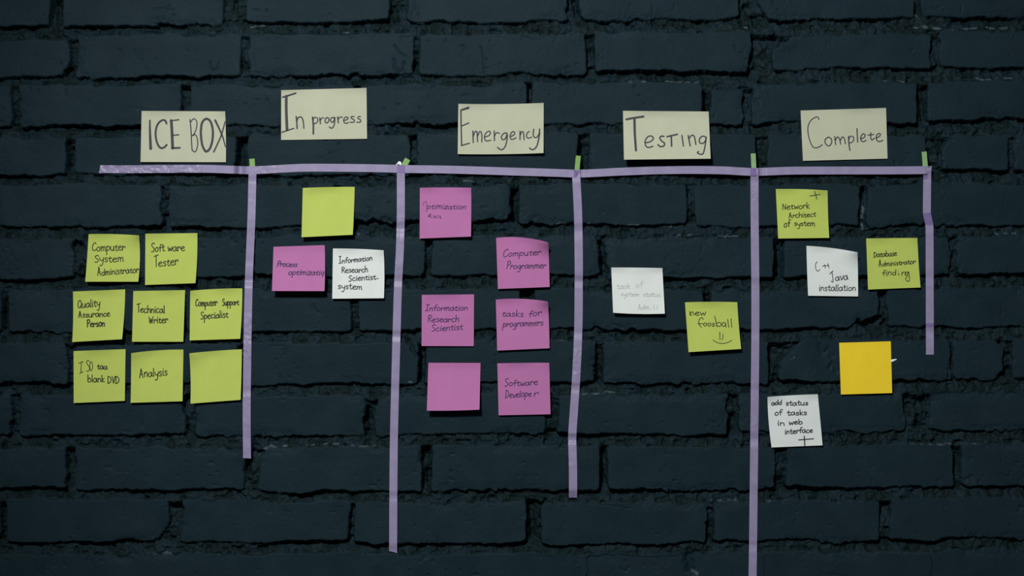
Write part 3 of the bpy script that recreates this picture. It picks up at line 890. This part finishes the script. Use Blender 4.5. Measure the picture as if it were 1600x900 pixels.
# ---- In progress
note('sticky_note', 'lime', [(473.1, 293.7), (554.2, 292), (551.2, 366.8), (471.2, 370.6)], 'blank lime note under the In progress card', 'note', LIME,
     bulge=(0.5, 0.3, 0, 0), lift=9.0, curls=[(.15, 0, .45, 2.5)])
note('sticky_note', 'pink', [(427.4, 385.6), (507.2, 383), (506.9, 454.8), (424.9, 454.6)], 'pink note reading Process optimization, standing off the wall', 'note', PINK,
     bulge=(0, .8, 0, 0), lift=13.0, top=0.2, curls=[(1, 0, .3, 1)], org=(418, 375), ink='navy', marks=[hw(
         word('Process', 128, 376, 408, 378, 42, 1.2, .3, 11), word('opτimizaτiq', 288, 488, 785, 492, 44, 1, .22, 11))])
note('sticky_note', 'white', [(520.2, 388.3), (599.4, 391.1), (599.8, 465.9), (519.1, 466.7)], 'white note reading Information Research Scientist system', 'note', WHITE,
     bulge=(0.8, 1.0, 0, 0), lift=5.0, curls=[(1, 0, .45, 4)], org=(510, 380), ink='onwhite', marks=[hw(
         word('Informaτion', 175, 286, 642, 242, 42, 1.3, 0, 11), word('Research', 215, 416, 578, 408, 48, 1.0, 0, 11), word('Scienτisτ', 310, 538, 690, 508, 45, 1, 0, 11),
         st(9, (680, 505), (735, 495)), word('system', 160, 640, 496, 655, 48, 1, 0, 11))])

# ---- Emergency
note('sticky_note', 'pink', [(656, 293.4), (736.3, 293.4), (735.8, 369.6), (655.7, 372.7)], 'pink note reading Optimization run', 'note', PINK,
     bulge=(0.5, .3, 0, 0), lift=4.0, curls=[(1, 0, .5, 2.0), (1, 1, .5, 3)], org=(646, 284), ink='navy', marks=[hw(
         st(6, (135, 332), (146, 292), (175, 276), (186, 302), (175, 352)), word('pτimizaτion', 185, 378, 730, 386, 44, 1, .25, 9),
         st(8, (210, 500), (222, 462), (245, 458), (240, 478), (218, 484), (268, 508)), st(8, (280, 472), (298, 510), (310, 478), (335, 512)), st(8, (342, 470), (384, 515), (376, 478)))])
note('sticky_note', 'pink', [(775.2, 371.7), (856.9, 379.2), (858.9, 448.4), (778, 451.4)], 'pink note reading Computer Programmer, top right corner strongly curled', 'note', PINK,
     bulge=(4.3, 0, 0, 0), lift=4.0, curls=[(1, 0, .55, 19)], org=(768, 362), ink='navy', marks=[hw(
         word('Compuτer', 158, 352, 684, 328, 50, 1.2, .18, 9.5), word('Programmer', 208, 525, 756, 512, 50, 1.25, .2, 9.5))])
note('sticky_note', 'pink', [(659.1, 460.7), (740.6, 460), (740.3, 540.9), (658.7, 540.6)], 'pink note reading Information Research Scientist', 'note', PINK,
     lift=2.5, curls=[(.1, 0, .45, 2)], org=(650, 452), ink='navy', marks=[hw(
         word('Informaτion', 128, 305, 720, 296, 46, 1.1, .2, 9.5), word('Research', 165, 462, 596, 460, 50, 1.05, .1, 9.5), word('Scienτisτ', 215, 590, 648, 570, 50, 1.0, .1, 9.5))])
note('sticky_note', 'pink', [(774.7, 468.2), (856.3, 471.3), (858.6, 544.1), (776.9, 547.8)], 'pink note reading tasks for programmers', 'note', PINK,
     bulge=(2.8, 0.4, 0, 0), lift=4.0, curls=[(1, 0, .5, 13)], org=(768, 458), ink='navy', marks=[hw(
         word('τasks', 145, 330, 440, 332, 50, 1, .15, 9.5), word('for', 518, 338, 692, 312, 50, 1, .2, 9.5), word('programmers', 155, 475, 718, 455, 50, 1, .18, 9.5))])
note('sticky_note', 'pink', [(669.4, 566.9), (750.8, 567.1), (749.1, 640), (666.9, 641.6)], 'blank pink note with a deep shadow, lowest in its column', 'note', PINK,
     bulge=(0, 0, .7, 0), lift=12.0, top=0.2)
note('sticky_note', 'pink', [(777.1, 567.7), (858.2, 566.9), (860.2, 647.2), (779.1, 648.9)], 'pink note reading Software Developer', 'note', PINK,
     bulge=(.3, 0, 0, 0), lift=2.5, curls=[(1, 0, .4, 2.5)], org=(768, 558), ink='navy', marks=[hw(
         word('Sofτware', 178, 412, 642, 392, 50, 1.25, .08, 9.5), word('Develope', 190, 578, 555, 550, 52, 1.25, .12, 9.5), word('r', 592, 552, 650, 548, 52, 1, .12, 9.5))])

# ---- Testing
note('sticky_note', 'white', [(955.1, 418), (1034.9, 418.9), (1038.8, 490), (958, 488.6)], 'white note with faint pencil reading task of system status', 'note', WHITE,
     bulge=(0.3, 0, 1.2, 0), lift=7.5, bow=-1.5, curls=[(.5, 0, .5, 2)], org=(946, 408), ink='pencil', marks=[hw(
         word('task', 160, 388, 345, 388, 44, 1, 0, 6.5), word('of', 420, 376, 520, 368, 44, 1, 0, 6.5), word('system', 215, 490, 472, 496, 36, 1, 0, 7), word('status', 530, 500, 770, 502, 38, 1, 0, 7),
         word('Adm', 458, 688, 605, 676, 42, 1.1, .05, 7), word('.ii', 620, 680, 735, 672, 42, 1, 0, 7))])
note('sticky_note', 'lime', [(1070.3, 472.4), (1152, 472.2), (1158.1, 545.2), (1075.9, 550.2)], 'lime note reading new foosball over a smiley face', 'note', LIME,
     bulge=(0.7, -0.6, 0, 0), lift=7.0, curls=[(1, 0, .5, 2.5)], org=(1064, 463), marks=[
         hw(st(10, (122, 210), (145, 275)), word('new', 120, 272, 342, 264, 48, 1, 0, 10),
            st(10, (315, 325), (292, 300), (258, 325), (250, 375), (268, 415), (290, 436)), st(10, (240, 386), (305, 384)),
            word('oos', 312, 415, 470, 424, 44, 1, 0, 10), st(10, (474, 278), (490, 345), (504, 425)), st(10, (500, 405), (530, 424), (564, 408), (562, 378), (532, 366), (502, 385)),
            word('a', 575, 420, 632, 432, 55, 1, 0, 10), st(10, (656, 322), (672, 436)), st(10, (704, 312), (714, 436))),
         ('smiley_face', st(10, (546, 502), (548, 610)) + st(9, (591, 530), (589, 575), (578, 612)) + st(9, (450, 615), (510, 650), (580, 662), (650, 652), (715, 620)))])

# ---- Complete
note('sticky_note', 'lime', [(1212.1, 295.4), (1293.2, 297.7), (1295.8, 371.6), (1216, 372.7)], 'lime note reading Network Architect of system, plus mark at its top', 'note', LIME,
     bulge=(1.0, -0.7, 0, 0), lift=4.0, curls=[(.8, 0, .6, 4)], org=(1203, 286), marks=[
         hw(word('Neτwork', 175, 376, 552, 354, 46, 1.1, 0, 10), word('Archiτecτ', 265, 497, 642, 470, 44, 1, 0, 10), word('of', 195, 626, 280, 615, 54, 1, 0, 11), word('system', 340, 602, 628, 608, 44, 1, 0, 10)),
         ('plus_mark', st(10, (562, 182), (705, 160)) + st(10, (628, 114), (660, 226)))])
note('sticky_note', 'white', [(1260.1, 384.1), (1339.9, 394.3), (1340.8, 463.2), (1262.7, 462.1)], 'white note reading C++ Java installation, top right corner bent forward', 'note', WHITE,
     bulge=(1.6, 0.2, 0, 0.3), lift=2.5, curls=[(1, 0, .55, 13)], org=(1251, 376), ink='onwhite', marks=[hw(
         st(9, (236, 300), (213, 320), (213, 390), (240, 430), (270, 406)), st(9, (305, 360), (352, 350)), st(9, (335, 335), (346, 384)), st(9, (355, 355), (398, 346)), st(9, (380, 322), (400, 384)),
         st(10, (408, 468), (455, 426)), st(10, (440, 440), (456, 560), (446, 585), (430, 565)), word('ava', 488, 562, 660, 548, 60, 1, 0, 11), word('installation', 255, 704, 768, 706, 50, 1, .05, 10.5))])
note('sticky_note', 'lime', [(1353.4, 372.7), (1433.4, 371.9), (1438.4, 449.1), (1356.4, 452.4)], 'lime note reading Database Administrator finding', 'note', LIME,
     bulge=(0.3, -0.5, 0, 0), lift=3.5, curls=[(1, 0, .4, 2)], org=(1344, 363), marks=[hw(
         word('Daτabase', 190, 352, 512, 330, 44, 1.05, 0, 10), word('Adminisτraτor', 260, 485, 775, 440, 38, 1.5, 0, 10), word('find', 312, 612, 502, 602, 46, 1, 0, 10),
         st(10, (538, 572), (545, 606)), st(10, (535, 548), (537, 552)), word('n', 580, 606, 640, 600, 46, 1, 0, 10),
         st(10, (672, 558), (638, 568), (635, 600), (664, 597), (680, 556), (692, 640), (688, 685), (660, 685), (640, 650), (668, 612)))])
note('sticky_note', 'yellow', [(1311.2, 535.6), (1391.8, 533.3), (1394, 614.1), (1313.9, 616.4)], 'blank golden yellow note, the only one of its colour', 'note', 'yellow sticky note',
     lift=1.5, top=0.2)
note('sticky_note', 'white', [(1199.2, 620.2), (1277.8, 616), (1285.3, 695.8), (1205.6, 699.1)], 'white note reading add status of tasks in web interface', 'note', WHITE,
     bulge=(.5, 0, 0, 1.3), lift=3.0, curls=[(0, 0, .4, 2)], org=(1192, 608), ink='onwhite', marks=[
         hw(word('add', 120, 226, 262, 220, 38, 1, 0, 12), word('status', 320, 232, 630, 222, 40, 1, .05, 12), word('of', 165, 372, 262, 366, 42, 1, 0, 12), word('tasks', 340, 368, 612, 362, 40, 1, 0, 12),
            word('in', 202, 508, 300, 520, 44, 1, 0, 12), word('web', 365, 500, 552, 490, 42, 1, 0, 12), word('interface', 308, 632, 696, 610, 42, 1, 0, 12)),
         ('plus_mark', st(14, (503, 715), (713, 698)) + st(15, (582, 662), (590, 797)))])
